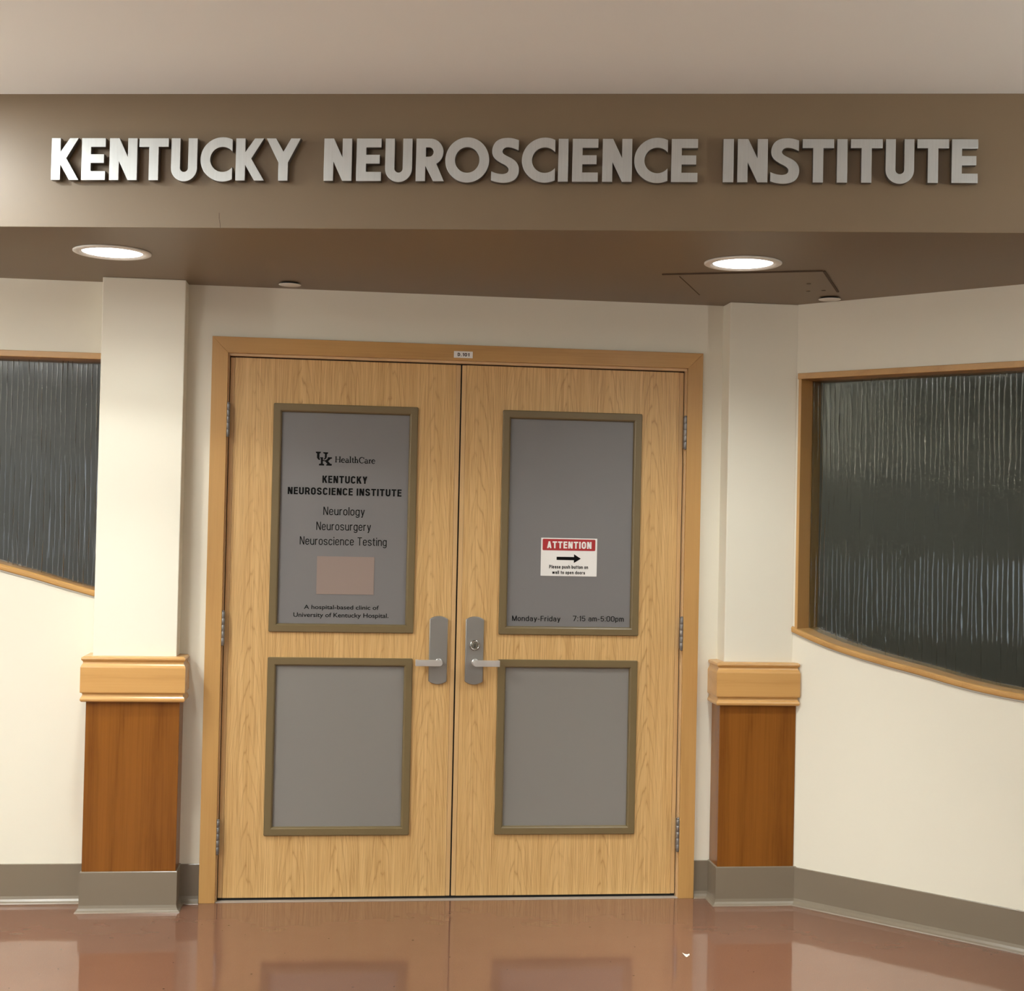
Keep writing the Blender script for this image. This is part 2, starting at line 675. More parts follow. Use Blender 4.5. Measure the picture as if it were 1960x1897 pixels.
M_GREYPANE_LOW = mat('paler grey door panel', (0.232, 0.217, 0.201), 0.42)  # lower panes, slightly paler and warmer than the upper ones
M_BRONZE = mat('bronze enamel', (0.172, 0.125, 0.058), 0.36)
M_BLACK = mat('black print', (0.003, 0.003, 0.003), 0.6, **{'Specular IOR Level': 0.12})
M_DARK = mat('dark gap', (0.006, 0.005, 0.004), 0.8)
M_STEEL = mat('satin steel', (0.36, 0.35, 0.33), 0.42, 0.85)
M_LEVER = mat('lever steel', (0.74, 0.72, 0.70), 0.30, 0.65)
M_CHROME = mat('chrome', (0.55, 0.54, 0.52), 0.14, 1.0)
M_HINGE = mat('hinge steel', (0.26, 0.245, 0.235), 0.45, 0.75)
M_WHITE = mat('white card', (0.88, 0.86, 0.83), 0.45)
M_RED = mat('red print', (0.42, 0.022, 0.026), 0.45)
M_PEACH = mat('faded paper', (0.285, 0.215, 0.185), 0.6)
M_PAPER = mat('paper scrap', (0.86, 0.76, 0.66), 0.7)
M_SILLBEAD = mat('grey bead', (0.52, 0.51, 0.46), 0.5)
M_METAL = mat('threshold aluminium', (0.50, 0.46, 0.42), 0.4, 0.5)
M_DISC = mat('cream cover', (0.82, 0.80, 0.74), 0.45)
M_TRIMRING = mat('white trim ring', (0.88, 0.87, 0.82), 0.35)
M_LENS = mat('lamp lens', (0.9, 0.9, 0.9), 0.4)
NT(M_LENS).b.inputs['Emission Color'].default_value = (1.0, 0.97, 0.93, 1)
NT(M_LENS).b.inputs['Emission Strength'].default_value = 7.0
M_INNER = paint('dim interior paint', (0.50, 0.53, 0.50), 0.8)
M_HALL = paint('unseen tan hall paint', (0.27, 0.25, 0.20), 0.6)

# floor: polished speckled red-brown sheet
M_FLOOR = mat('polished floor', (0.22, 0.095, 0.055), 0.1)
t = NT(M_FLOOR)
c0 = t.mix(t.math('MULTIPLY', t.noise(t.coord((1, 1, 1)), 2.2, 3.0), 0.9), (0.155, 0.075, 0.046), (0.195, 0.098, 0.063))
sp = t.ramp(t.noise(t.coord((1, 1, 1)), 420.0, 2.0), [(0.0, (0, 0, 0)), (0.60, (0, 0, 0)), (0.72, (1, 1, 1))])
c1 = t.mix(t.math('MULTIPLY', sp, 0.35), c0, (0.34, 0.19, 0.12))
pk = t.ramp(t.noise(t.coord((1, 1, 1), loc=(3, 1, 0)), 60.0, 0.0), [(0.0, (1, 1, 1)), (0.125, (1, 1, 1)), (0.14, (0, 0, 0))])
c1 = t.mix(t.math('MULTIPLY', pk, 0.8), c1, (0.07, 0.028, 0.02))
t.l(c1, t.b.inputs['Base Color'])
t.l(t.math('MULTIPLY_ADD', t.noise(t.coord((1, 1, 1)), 5.0, 3.0), 0.05, 0.035), t.b.inputs['Roughness'])
t.bump(t.noise(t.coord((1, 1, 1)), 9.0, 1.5), 0.035, 0.01)

# brushed letters
M_ALU = mat('brushed aluminium', (0.5, 0.5, 0.48), 0.36, 0.85)
t = NT(M_ALU)
br = t.noise(t.coord((420, 420, 9)), 1.0, 3.0, 0.7)
t.l(t.math('MULTIPLY_ADD', br, 0.35, 0.22), t.b.inputs['Roughness'])
t.l(t.mix(br, (0.46, 0.48, 0.485), (0.63, 0.65, 0.655)), t.b.inputs['Base Color'])
t.bump(br, 0.10, 0.002)

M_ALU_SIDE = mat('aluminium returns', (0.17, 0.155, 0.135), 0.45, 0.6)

# rain-streaked glass
def rain_glass(name, tint, along, strength):
    m = mat(name, tint, 0.04)
    t = NT(m)
    t.b.inputs['Transmission Weight'].default_value = 1.0
    t.b.inputs['IOR'].default_value = 1.52
    sx = tuple(abs(a) for a in along)
    v = t.coord((1, 1, 1))
    dot = t.n('ShaderNodeVectorMath', operation='DOT_PRODUCT')
    t.l(v, dot.inputs[0])
    dot.inputs[1].default_value = along
    sep = t.n('ShaderNodeSeparateXYZ')
    t.l(v, sep.inputs[0])
    cmb = t.n('ShaderNodeCombineXYZ')
    t.l(t.math('MULTIPLY', dot.outputs['Value'], 16.0), cmb.inputs[0])
    t.l(t.math('MULTIPLY', sep.outputs[2], 1.7), cmb.inputs[1])
    wob = t.noise(cmb.outputs[0], 1.0, 2.5, 0.5)
    line = t.math('MULTIPLY_ADD', dot.outputs['Value'], 52.0, t.math('MULTIPLY', wob, 1.7))
    tri = t.math('MULTIPLY', t.math('PINGPONG', line, 0.5), 2.0)
    ridge = t.math('POWER', tri, 8.0)
    cm2 = t.n('ShaderNodeCombineXYZ')
    t.l(t.math('MULTIPLY', dot.outputs['Value'], 60.0), cm2.inputs[0])
    t.l(t.math('MULTIPLY', sep.outputs[2], 6.0), cm2.inputs[1])
    brk = t.noise(cm2.outputs[0], 1.0, 2.0, 0.5)
    h = t.math('ADD', t.math('MULTIPLY', ridge, t.math('POWER', brk, 3.0)), t.math('MULTIPLY', wob, 0.18))
    t.bump(h, strength, 0.009)
    return m


M_GLASS_L = rain_glass('rain glass', (0.90, 0.90, 0.91), (1, 0, 0), 0.7)
M_GLASS_R = rain_glass('rain glass slanted', (0.85, 0.92, 0.87), tuple(RD), 0.42)

# ================================================================== THE SETTING
mb = MB().poly([(-6.5, -9.2, 0), (5.5, -9.2, 0), (5.5, 4.2, 0), (-6.5, 4.2, 0)])
mb.poly([(-6.5, -9.2, -0.1), (5.5, -9.2, -0.1), (5.5, 4.2, -0.1), (-6.5, 4.2, -0.1)])
tag(obj('floor', mb, M_FLOOR), 'glossy speckled red-brown sheet floor in front of the doors', 'floor', kind='structure')
tag(obj('ceiling', MB().box((-6.5, -9.2, ZC), (5.5, 4.2, ZC + 0.12)), M_CEIL),
    'plain white painted hall ceiling above the brown fascia', 'ceiling', kind='structure')


def fy(x):
    return -1.3188 - 0.1912 * x


# soffit over the entrance, between fascia and wall
sof = [(-4.6, fy(-4.6) + 0.0026), (3.2, fy(3.2) + 0.0026), (3.2, 0.3), (-4.6, 0.3)]
mb = MB()
mb.poly([(x, y, ZS) for x, y in sof]).poly([(x, y, ZS + 0.02) for x, y in sof])
for k in range(4):
    a, b = sof[k], sof[(k + 1) % 4]
    mb.poly([(a[0], a[1], ZS), (b[0], b[1], ZS), (b[0], b[1], ZS + 0.02), (a[0], a[1], ZS + 0.02)])
tag(obj('ceiling_soffit', mb, M_BROWN), 'flat brown painted soffit over the doors, holding two round lights', 'soffit', kind='structure')
fa = empty('wall_fascia', FO + Vector((0, 0, ZS)))
tag(fa, 'brown painted fascia above the entrance carrying the metal letters', 'wall', kind='structure')
obj('fascia_board', MB().box((-4.7, -0.0025, ZS), (3.27, 0.0, ZC), T_fascia).box((-4.7, -0.10, ZS + 0.021), (3.27, -0.0025, ZC), T_fascia), M_BROWN, fa, bevel=0.0008, weld=False)
crack = MB()
cl = [(-0.8785, ZS + 0.001), (-0.8795, ZS + 0.014), (-0.8825, ZS + 0.030), (-0.8828, ZS + 0.048)]
for k in range(3):
    (u0, z0), (u1, z1) = cl[k], cl[k + 1]
    crack.poly([T_fascia(u0 - 0.0007, 0.0006, z0), T_fascia(u0 + 0.0007, 0.0006, z0),
                T_fascia(u1 + 0.0006, 0.0006, z1), T_fascia(u1 - 0.0006, 0.0006, z1)])
obj('crack', crack, mat('crack line', (0.05, 0.032, 0.02), 0.9), fa)

# sill curves (u, z of the lower edge of the wooden sill)
SILL_R = smooth_line([(-0.012, 1.0880), (0.089, 1.0535), (0.182, 1.0270), (0.296, 1.0020), (0.396, 0.9830), (0.525, 0.9610),
                      (0.676, 0.9320), (0.800, 0.9140), (0.920, 0.9025), (1.15, 0.886), (1.45, 0.876), (1.80, 0.876), (2.2, 0.886)], 4)
SILL_L = smooth_line([(-2.9, 1.500), (-2.6, 1.465), (-2.3, 1.415), (-2.0, 1.346), (-1.767, 1.2813), (-1.6345, 1.2462), (-1.5237, 1.2139),
                      (-1.4047, 1.1817), (-1.37, 1.1725)], 4)
ZW = 2.108                 # underside of the window heads

# back wall: doors, and the window left of the left pillar
hole_door = [(-0.950, -0.01), (0.950, -0.01), (0.950, 2.178), (-0.950, 2.178)]
left_hole = [(x, z + 0.006) for x, z in SILL_L if x <= -1.385] + [(-1.385, ZW + 0.01), (-2.9, ZW + 0.01)]
plate('wall_back', [[(-1.25, 0), (-0.950, 0), (-0.950, 2.178), (0.950, 2.178), (0.950, 0), (1.25, 0), (1.25, 2.43), (-1.25, 2.43)]],
      T_back, -WY - 0.14, -WY, M_WALL)
tag(bpy.data.objects['wall_back'], 'cream wall around the wooden double doors', 'wall', kind='structure')
plate('wall_left', [[(-4.6, 0), (-1.25, 0), (-1.25, 2.43), (-4.6, 2.43)], left_hole], T_back, -0.17, 0.0, M_WALL)
tag(bpy.data.objects['wall_left'], 'cream wall with a sloping-sill window beside the pillar, left of the doors', 'wall', kind='structure')
right_hole = [(max(u, 0.004), z + 0.006) for u, z in SILL_R] + [(2.2, ZW + 0.01), (0.004, ZW + 0.01)]
plate('wall_right', [[(-0.10, 0), (3.0, 0), (3.0, 2.43), (-0.10, 2.43)], right_hole], T_right, -0.17, 0.0, M_WALL)
tag(bpy.data.objects['wall_right'], 'slanted cream wall with a curved-sill window, right of the doors', 'wall', kind='structure')

# the rest of the hall, out of view: it closes the space and returns light
e = T_right(3.0, 0, 0)
mb = MB().box((e.x, -9.0, 0), (e.x + 0.12, e.y + 0.02, ZC))
tag(obj('wall_unseen_hall_right', mb, M_HALL), 'long unseen tan hall wall running past the slanted wall', 'wall', kind='structure')
mb = MB().box((-4.7, -9.12, 0), (-2.70, -9.0, ZC)).box((-1.70, -9.12, 0), (e.x + 0.12, -9.0, ZC))
mb.box((-2.70, -9.12, 0), (-1.70, -9.0, 1.0)).box((-2.70, -9.12, 2.1), (-1.70, -9.0, ZC))
tag(obj('wall_unseen_rear', mb, M_HALL), 'unseen tan hall wall facing the doors, with one window', 'wall', kind='structure')
mb = MB()
mb.box((-4.72, -9.0, 0), (-4.6, 0.2, 0.5)).box((-4.72, -9.0, 1.3), (-4.6, 0.2, ZC))
for y0, y1 in ((-9.0, -8.0), (-6.0, -5.8), (-3.80, 0.2)):
    mb.box((-4.72, y0, 0.5), (-4.6, y1, 1.3))
tag(obj('wall_unseen_hall_left', mb, M_HALL), 'unseen tan hall wall with two low daylight windows', 'wall', kind='structure')

# dim rooms behind the windows and doors
mb = MB()
mb.box((-5.0, 4.0, 0), (5.4, 4.12, ZC)).box((-5.0, 0.17, 0), (-4.88, 4.1, ZC)).box((5.3, -2.6, 0), (5.42, 4.1, ZC))
mb.box((-0.99, 0.16, 0), (-0.93, 4.0, ZC)).box((0.95, 0.17, 0), (1.01, 4.0, ZC))
mb.box((e.x + 0.02, e.y - 0.12, 0), (5.4, e.y + 0.0, ZC))
tag(obj('wall_inner', mb, M_INNER), 'dim inner room walls behind the rain glass', 'wall', kind='structure')

for x, y, w_ in ((-2.9, 2.6, 6.5), (3.2, 2.4, 1.8)):           # unseen fill lights added to brighten the rooms behind the glass
    ld = bpy.data.lights.new('inner room fill', 'AREA')
    ld.shape, ld.size, ld.energy, ld.color = 'DISK', 0.5, w_, (1.0, 0.98, 0.96)
    lo = bpy.data.objects.new('inner_fill', ld)
    lo.location = (x, y, ZC - 0.02)
    COL.objects.link(lo)

# ------------------------------------------------------------------ baseboards
BASE_PROF = [(0.0, 0.149), (0.004, 0.149), (0.006, 0.147), (0.006, 0.026), (0.009, 0.015), (0.015, 0.0075), (0.024, 0.0035), (0.026, 0.0)]


def baseboard(name, path, label):
    o = obj(name, MB().sweep(BASE_PROF, path), M_BASE)
    tag(o, label, 'baseboard', kind='structure')


baseboard('baseboard_left', [(-4.6, 0.0), (-1.395, 0.0)], 'grey vinyl baseboard left of the left pillar')
baseboard('baseboard_back', [(-1.056, WY), (-0.984, WY)], 'short grey baseboard between left pillar and door casing')
baseboard('baseboard_back_right', [(0.984, WY), (1.056, WY)], 'short grey baseboard between door casing and right pillar')
q0, q1 = T_right(-0.010, 0, 0), T_right(3.0, 0, 0)
baseboard('baseboard_right', [(q0.x, q0.y), (q1.x, q1.y)], 'grey vinyl baseboard along the slanted wall')

# ------------------------------------------------------------------ pillars
CAP_PROF = [(0.0, 0.9665), (0.030, 0.9655), (0.0355, 0.9625), (0.037, 0.957), (0.0355, 0.952), (0.0325, 0.9495), (0.0305, 0.947), (0.0300, 0.943),
            (0.0315, 0.938), (0.0350, 0.933), (0.0375, 0.9275), (0.0382, 0.924), (0.0382, 0.832), (0.0372, 0.8290), (0.0330, 0.8280), (0.0305, 0.825),
            (0.0302, 0.820), (0.0325, 0.8145), (0.0360, 0.810), (0.0380, 0.8045), (0.0370, 0.7985), (0.0330, 0.7945), (0.0, 0.7940)]
PB_PROF = [(0.0, 0.152), (0.0225, 0.152), (0.0240, 0.1505), (0.0245, 0.148), (0.0245, 0.026), (0.027, 0.015), (0.031, 0.0075), (0.037, 0.0035), (0.039, 0.0)]


def pillar(x0, x1, right, label):
    r = empty('pillar', ((x0 + x1) / 2, -0.06, 0))
    tag(r, label, 'pillar', kind='structure')
    if right:
        foot = [(x0, 0.02), (x0, -0.126), (1.3525, -0.126), (1.3525, 0.02)]
        path = [(x0, 0.0), (x0, -0.126), (1.3360, -0.126), (1.3360, -0.085)]
        pbp = [(x0, WY), (x0, -0.126), (1.3850, -0.126)]
        px1 = 1.3640
    else:
        foot = [(x0, 0.02), (x0, -0.126), (x1, -0.126), (x1, 0.02)]
        path = [(x0, 0.0), (x0, -0.126), (x1, -0.126), (x1, 0.0)]
        pbp = path
        px1 = x1 + 0.018
    mb = MB()
    lo, hi = [(x, y, 0.0) for x, y in foot], [(x, y, ZS) for x, y in foot]
    mb.grid([lo, hi], closed=True).poly(lo).poly(hi)
    obj('shaft', mb, M_WALL, r, bevel=0.003)
    mb = MB().box((x0 - 0.018, -0.144, 0.1510), (px1, 0.01, 0.80))
    obj('wood_panel', mb, M_CHERRY, r, bevel=0.0015)
    obj('cap_band', MB().sweep(CAP_PROF, path), M_BAND, r, bevel=0.0)
    obj('pillar_base', MB().sweep(PB_PROF, pbp), M_BASE, r)
    return r


pillar(-1.3925, -1.0800, False, 'square cream pillar left of the doors with maple band and cherry panel')
pillar(1.0695, 1.3640, True, 'cream pillar right of the doors, joined to the slanted wall')

# ------------------------------------------------------------------ windows
def window(name, T, sill, u0, u1, left_stile, glass, label):
    r = empty(name, T((u0 + u1) / 2, 0, 1.0))
    tag(r, label, 'window', kind='structure')
    # head
    obj('window_head', MB().box((u0 - 0.004, -0.165, ZW), (u1, 0.010, ZW + 0.0245), T), M_CASE_X, r, bevel=0.002)
    if left_stile:
        zl = sill[0][1] + 0.015
        mb = MB().box((u0, -0.088, zl), (u0 + 0.013, 0.009, ZW), T).box((u0, -0.165, zl), (u0 + 0.013, -0.094, ZW), T)
        obj('window_stile', mb, M_CASE, r, bevel=0.0015)
    else:
        obj('window_stile', MB().box((u1 - 0.015, -0.165, sill[-1][1]), (u1, 0.002, ZW), T), M_CASE, r)
    # sill: nosed board following the curve
    prof = [(-0.165, 0.000), (-0.165, 0.023), (0.003, 0.024), (0.009, 0.022), (0.0125, 0.0185), (0.0125, 0.011), (0.0115, 0.004), (0.008, 0.000)]
    rows = [[T(u, w, z + h) for w, h in prof] for u, z in sill]
    mb = MB().grid(rows, closed=True, smooth=False).poly(rows[0]).poly(rows[-1])
    obj('window_sill', mb, M_CASE_X, r)
    rows = [[T(u, w, z + h) for w, h in ((0.0, -0.0075), (0.003, -0.0075), (0.005, -0.004), (0.005, 0.0), (0.0, 0.0))] for u, z in sill]
    obj('sill_bead', MB().grid(rows, closed=True).poly(rows[0]).poly(rows[-1]), M_SILLBEAD, r)  # thin grey bead under the sill edge
    # pane
    ol = [(u, z + 0.021) for u, z in sill if u0 + 0.002 < u < u1 - 0.001] + [(u1 - 0.001, ZW + 0.002), (u0 + 0.002, ZW + 0.002)]
    obj('glass_pane', MB().prism(ol, T, -0.0945, -0.0885), glass, r)
    return r


window('window_1', T_back, [s for s in SILL_L if s[0] <= -1.384], -2.9, -1.385, False, M_GLASS_L,
       'dark rain-glass window with sloping sill, left of the left pillar')
window('window_2', T_right, SILL_R, 0.0, 2.2, True, M_GLASS_R,
       'dark rain-glass window with curved maple sill in the slanted wall')

# daylight windows of the hall, behind the camera
for k, (y0, y1) in enumerate(((-8.0, -6.0), (-5.8, -3.80))):
    r = empty('window_%d' % (k + 3), (-4.66, (y0 + y1) / 2, 0.5))
    tag(r, 'low daylight window of the hall, %s one' % ('rear', 'front')[k], 'window', kind='structure')
    mb = MB()
    for ya, yb, za, zb in ((y0, y0 + 0.05, 0.5, 1.3), (y1 - 0.05, y1, 0.5, 1.3), (y0, y1, 0.5, 0.55), (y0, y1, 1.25, 1.3),
                           ((y0 + y1) / 2 - 0.025, (y0 + y1) / 2 + 0.025, 0.5, 1.3)):
        mb.box((-4.70, ya, za), (-4.62, yb, zb))
    obj('window_frame', mb, M_CASE, r)
r = empty('window_5', (-2.2, -9.06, 1.0))
tag(r, 'unseen daylight window in the rear hall wall', 'window', kind='structure')
mb = MB()
for xa, xb, za, zb in ((-2.70, -2.65, 1.0, 2.1), (-1.75, -1.70, 1.0, 2.1), (-2.70, -1.70, 1.0, 1.05), (-2.70, -1.70, 2.05, 2.1)):
    mb.box((xa, -9.10, za), (xb, -9.02, zb))
obj('window_frame', mb, M_CASE, r)

# ------------------------------------------------------------------ door casing
r = empty('trim_1', (0, -0.03, 0))
tag(r, 'maple casing around the double doors', 'door frame', kind='structure')
XO, XI, ZO, ZI = 0.9835, 0.9212, 2.2110, 2.1480
cas = {'casing_upright': [(-XO, 0), (-XI, 0), (-XI, ZI), (-XO, ZO)],
       'casing_upright.001': [(XI, 0), (XO, 0), (XO, ZO), (XI, ZI)],
       'casing_head': [(-XO, ZO), (-XI, ZI), (XI, ZI), (XO, ZO)]}
for nm, pl in cas.items():
    obj(nm, MB().prism(pl, T_back, 0.0, 0.042), M_CASE_X if 'head' in nm else M_CASE, r, bevel=0.0012)
mb = MB()
mb.box((-XI - 0.03, -0.026, 0), (-0.9168, 0.10, 2.14)).box((0.9168, -0.026, 0), (XI + 0.03, 0.10, 2.14))
mb.box((-XI - 0.03, -0.026, 2.1388), (XI + 0.03, 0.10, 2.18))
obj('jamb', mb, M_JAMB, r)
mb = MB().box((-0.92, 0.052, 0), (-0.89, 0.09, 2.14)).box((0.89, 0.052, 0), (0.92, 0.09, 2.14)).box((-0.92, 0.052, 2.11), (0.92, 0.09, 2.14))
mb.box((-0.03, 0.052, 0), (0.03, 0.09, 2.14))
mb.box((-0.0032, 0.006, 0.012), (0.0032, 0.05, 2.138)).box((-0.9166, 0.003, 0.008), (-0.9142, 0.05, 2.138))
mb.box((0.9142, 0.003, 0.008), (0.9166, 0.05, 2.138)).box((-0.9166, 0.003, 2.1345), (0.9166, 0.05, 2.1386))
mb.box((-0.913, 0.004, 0.0004), (0.913, 0.05, 0.0095)).box((-0.913, -0.0035, 0.0004), (0.913, 0.004, 0.0008))
obj('stop_and_gap_shade', mb, M_DARK, r)  # stops, plus black strips standing in for shade in the door gaps
tag(obj('trim_2', MB().box((-0.920, -0.036, 0.0), (0.920, -0.004, 0.0020)), M_METAL, bevel=0.0008),
    'flat grey metal threshold under the doors', 'threshold', kind='structure')

# ------------------------------------------------------------------ doors
LX0, LX1 = 0.0030, 0.9140
LZ0, LZ1 = 0.0100, 2.1340
EDGE = 0.0180
LITES = {'U': (1.0550, 1.9585), 'L': (0.2535, 0.9545)}
LITE_X = (0.1710, 0.7420)


def rect(x0, x1, z0, z1, rad=0.0, n=4):
    if rad <= 0:
        return [(x0, z0), (x1, z0), (x1, z1), (x0, z1)]
    out = []
    for cx, cz, a in ((x1 - rad, z0 + rad, -90), (x1 - rad, z1 - rad, 0), (x0 + rad, z1 - rad, 90), (x0 + rad, z0 + rad, 180)):
        out += arc(cx, cz, rad, rad, a, a + 90, n)
    return out


def door(name, s, label, oak):
    """s = -1 left leaf, +1 right leaf"""
    r = empty(name, (s * 0.457, 0.02, LZ0))
    tag(r, label, 'door', kind='structure')

    def X(a, b):
        return (s * a, s * b) if s > 0 else (s * b, s * a)
    x0, x1 = X(LX0 + EDGE, LX1 - EDGE)
    lx = X(*LITE_X)
    holes = [rect(lx[0] + 0.016, lx[1] - 0.016, z0 + 0.016, z1 - 0.016) for z0, z1 in LITES.values()]
    plate('leaf', [rect(x0, x1, LZ0, LZ1)] + holes, T_back, -0.045, 0.0, oak, r, bevel=0.0006)
    for a, b in ((LX0, LX0 + EDGE - 0.0013), (LX1 - EDGE + 0.0013, LX1)):
        a, b = X(a, b)
        obj('edge_strip', MB().box((a, 0.0, LZ0), (b, 0.045, LZ1)), M_LIP, r, bevel=0.0008)
    panes = []
    for (z0, z1), pm in zip(LITES.values(), (M_GREYPANE, M_GREYPANE_LOW)):
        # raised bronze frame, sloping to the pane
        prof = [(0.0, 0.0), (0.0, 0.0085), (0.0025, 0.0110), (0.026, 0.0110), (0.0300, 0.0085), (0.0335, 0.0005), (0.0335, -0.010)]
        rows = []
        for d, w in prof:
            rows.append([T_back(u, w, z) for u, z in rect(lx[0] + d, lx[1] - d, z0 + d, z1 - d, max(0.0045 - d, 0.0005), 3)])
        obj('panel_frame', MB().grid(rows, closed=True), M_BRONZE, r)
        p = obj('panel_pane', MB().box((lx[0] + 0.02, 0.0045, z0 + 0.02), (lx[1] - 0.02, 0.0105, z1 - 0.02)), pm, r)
        panes.append(p)
    # hinges
    hx = s * 0.9170
    for zc in (1.8865, 1.0690, 0.2545):
        mb = MB()
        for k in range(5):
            a = zc - 0.0635 + k * 0.0254
            mb.lathe([(0.0076, a), (0.0080, a + 0.0006), (0.0080, a + 0.0244), (0.0076, a + 0.0250)], (hx, -0.0320, 0), n=20)
        mb.lathe([(0.0055, zc - 0.069), (0.0066, zc - 0.066), (0.0066, zc - 0.0635)], (hx, -0.0320, 0), n=16)
        mb.lathe([(0.0066, zc + 0.0635), (0.0066, zc + 0.066), (0.0055, zc + 0.069)], (hx, -0.0320, 0), n=16)
        mb.box((hx - 0.0030, -0.030, zc - 0.0625), (hx + 0.0030, 0.03, zc + 0.0625))
        obj('hinge', mb, M_HINGE, r)
    # lock plate
    cx = -0.0702 if s < 0 else 0.0747
    hw, zb, zt = 0.0343, 0.8555, 1.1235
    rise = 0.0115
    R = (hw * hw + rise * rise) / (2 * rise)
    an = math.degrees(math.asin(hw / R))
    out = arc(cx, zt - R, R, R, 90 - an, 90 + an, 16) + arc(cx, zb + R, R, R, 270 - an, 270 + an, 16)
    lp = plate('lock_plate', [out], T_back, 0.0, 0.0150, M_STEEL, r, bevel=0.0022)
    # lever
    zl = 0.9425
    hx0 = -0.0675 if s < 0 else 0.0785
    mb = MB().lathe([(0.0145, -0.0150), (0.0145, -0.0170), (0.0110, -0.0190), (0.0110, -0.0550)], (hx0, 0, zl), axis='y', n=28)
    ln = 0.0945
    hh = 0.0122
    bar = arc(hx0, zl, hh, hh, 90, 270, 14) if s > 0 else arc(hx0, zl, hh, hh, -90, 90, 14)
    bar += [(hx0 + s * ln, zl - hh), (hx0 + s * ln, zl + hh)] if s > 0 else [(hx0 + s * ln, zl + hh), (hx0 + s * ln, zl - hh)]
    mb.prism(bar, T_back, 0.0530, 0.0650)
    a, b = sorted((hx0 + s * (ln - 0.011), hx0 + s * (ln - 0.0008)))
    mb.box((a, -0.0640, zl - hh + 0.0008), (b - 0.0006 if s > 0 else b, -0.0330, zl + hh - 0.0008))
    obj('lever', mb, M_LEVER, lp, bevel=0.0016)
    if s > 0:
        cz = 1.0110
        mb = MB().lathe([(0.0215, -0.0150), (0.0215, -0.0190), (0.0195, -0.0240), (0.0150, -0.0260), (0.0150, -0.0240), (0.0128, -0.0240), (0.0125, -0.0270)],
                        (0.0752, 0, cz), axis='y', n=36)
        cy = obj('lock_cylinder', mb, M_CHROME, lp)
        obj('keyhole', MB().box((0.0735, -0.0278, cz - 0.0095), (0.0769, -0.0265, cz + 0.0060)), M_DARK, lp)
    return r, panes


door_l, panes_l = door('door_1', -1, 'left oak door leaf with the clinic name printed on its upper grey panel', M_OAK)
door_r, panes_r = door('door_2', 1, 'right oak door leaf with opening hours on its upper grey panel', M_OAK2)

# printing on the left upper pane
PW = -0.0045 + 0.0006       # just in front of the pane
pl = panes_l[0]
grotesk_words('clinic_name', [('KENTUCKY', -0.5450, -0.3675, 1.6473, 0.0291, 0.205, 0.135),
                              ('NEUROSCIENCE INSTITUTE', -0.6801, -0.2299, 1.5996, 0.0285, 0.205, 0.135)], T_back, PW, M_BLACK, pl)
grotesk_words('department_list', [('Neurology', -0.5382, -0.3744, 1.5200, 0.0328, 0.105, 0.115), ('Neurosurgery', -0.5645, -0.3484, 1.4597, 0.0330, 0.105, 0.115),
                                  ('Neuroscience Testing', -0.6280, -0.2847, 1.4008, 0.0326, 0.105, 0.115)], T_back, PW, M_BLACK, pl)
words('hospital_note', [('A hospital-based clinic of', -0.6056, -0.3099, 1.1460, 0.0175, dict(weight=0.012)),
                        ('University of Kentucky Hospital.', -0.6464, -0.2709, 1.1143, 0.0184, dict(weight=0.012))], T_back, PW, M_BLACK, pl)
grotesk_words('opening_hours', [('Monday-Friday', 0.2259, 0.4230, 1.1093, 0.0211, 0.125, 0.12),
                                ('7:15 am-5:00pm', 0.4738, 0.6838, 1.1114, 0.0214, 0.125, 0.12)], T_back, PW, M_BLACK, panes_r[0])

# interlocked monogram
UK = [[(175, 195), (312, 195), (300, 232), (275, 238), (275, 345), (292, 385), (288, 402), (245, 390), (212, 345), (212, 238), (185, 228)],
      [(360, 203), (497, 205), (490, 240), (465, 248), (462, 330), (445, 362), (415, 385), (388, 385), (380, 370), (402, 358), (412, 335), (412, 245), (375, 232)],
      [(292, 330), (368, 330), (372, 350), (362, 372), (370, 395), (400, 405), (440, 400), (470, 375), (490, 350), (485, 325), (595, 325), (597, 358), (565, 362),
       (500, 425), (560, 488), (597, 492), (590, 535), (450, 535), (455, 505), (480, 495), (432, 440), (400, 425), (365, 425), (365, 488), (400, 500), (398, 535),
       (265, 535), (268, 495), (312, 488), (312, 365), (292, 352)]]
mb = MB()
for pg in UK:
    mb.poly([T_back(-0.574 + (x - 175) / 422 * 0.0651, PW, 1.7154 + (540 - y) / 345 * 0.0553) for x, y in pg])
obj('monogram', mb, M_BLACK, pl)


# serif word beside it
def swelling(mb, pts, w0, w1=None):
    w1 = w0 if w1 is None else w1
    n = len(pts)
    L, Rr = [], []
    for k in range(n):
        a, b = pts[max(k - 1, 0)], pts[min(k + 1, n - 1)]
        dx, dz = b[0] - a[0], b[1] - a[1]
        d = math.hypot(dx, dz) or 1
        w = (w0 + (w1 - w0) * math.sin(PI * k / max(n - 1, 1))) / 2
        L.append((pts[k][0] - dz / d * w, pts[k][1] + dx / d * w))
        Rr.append((pts[k][0] + dz / d * w, pts[k][1] - dx / d * w))
    for k in range(n - 1):
        mb.append([L[k], Rr[k], Rr[k + 1], L[k + 1]])


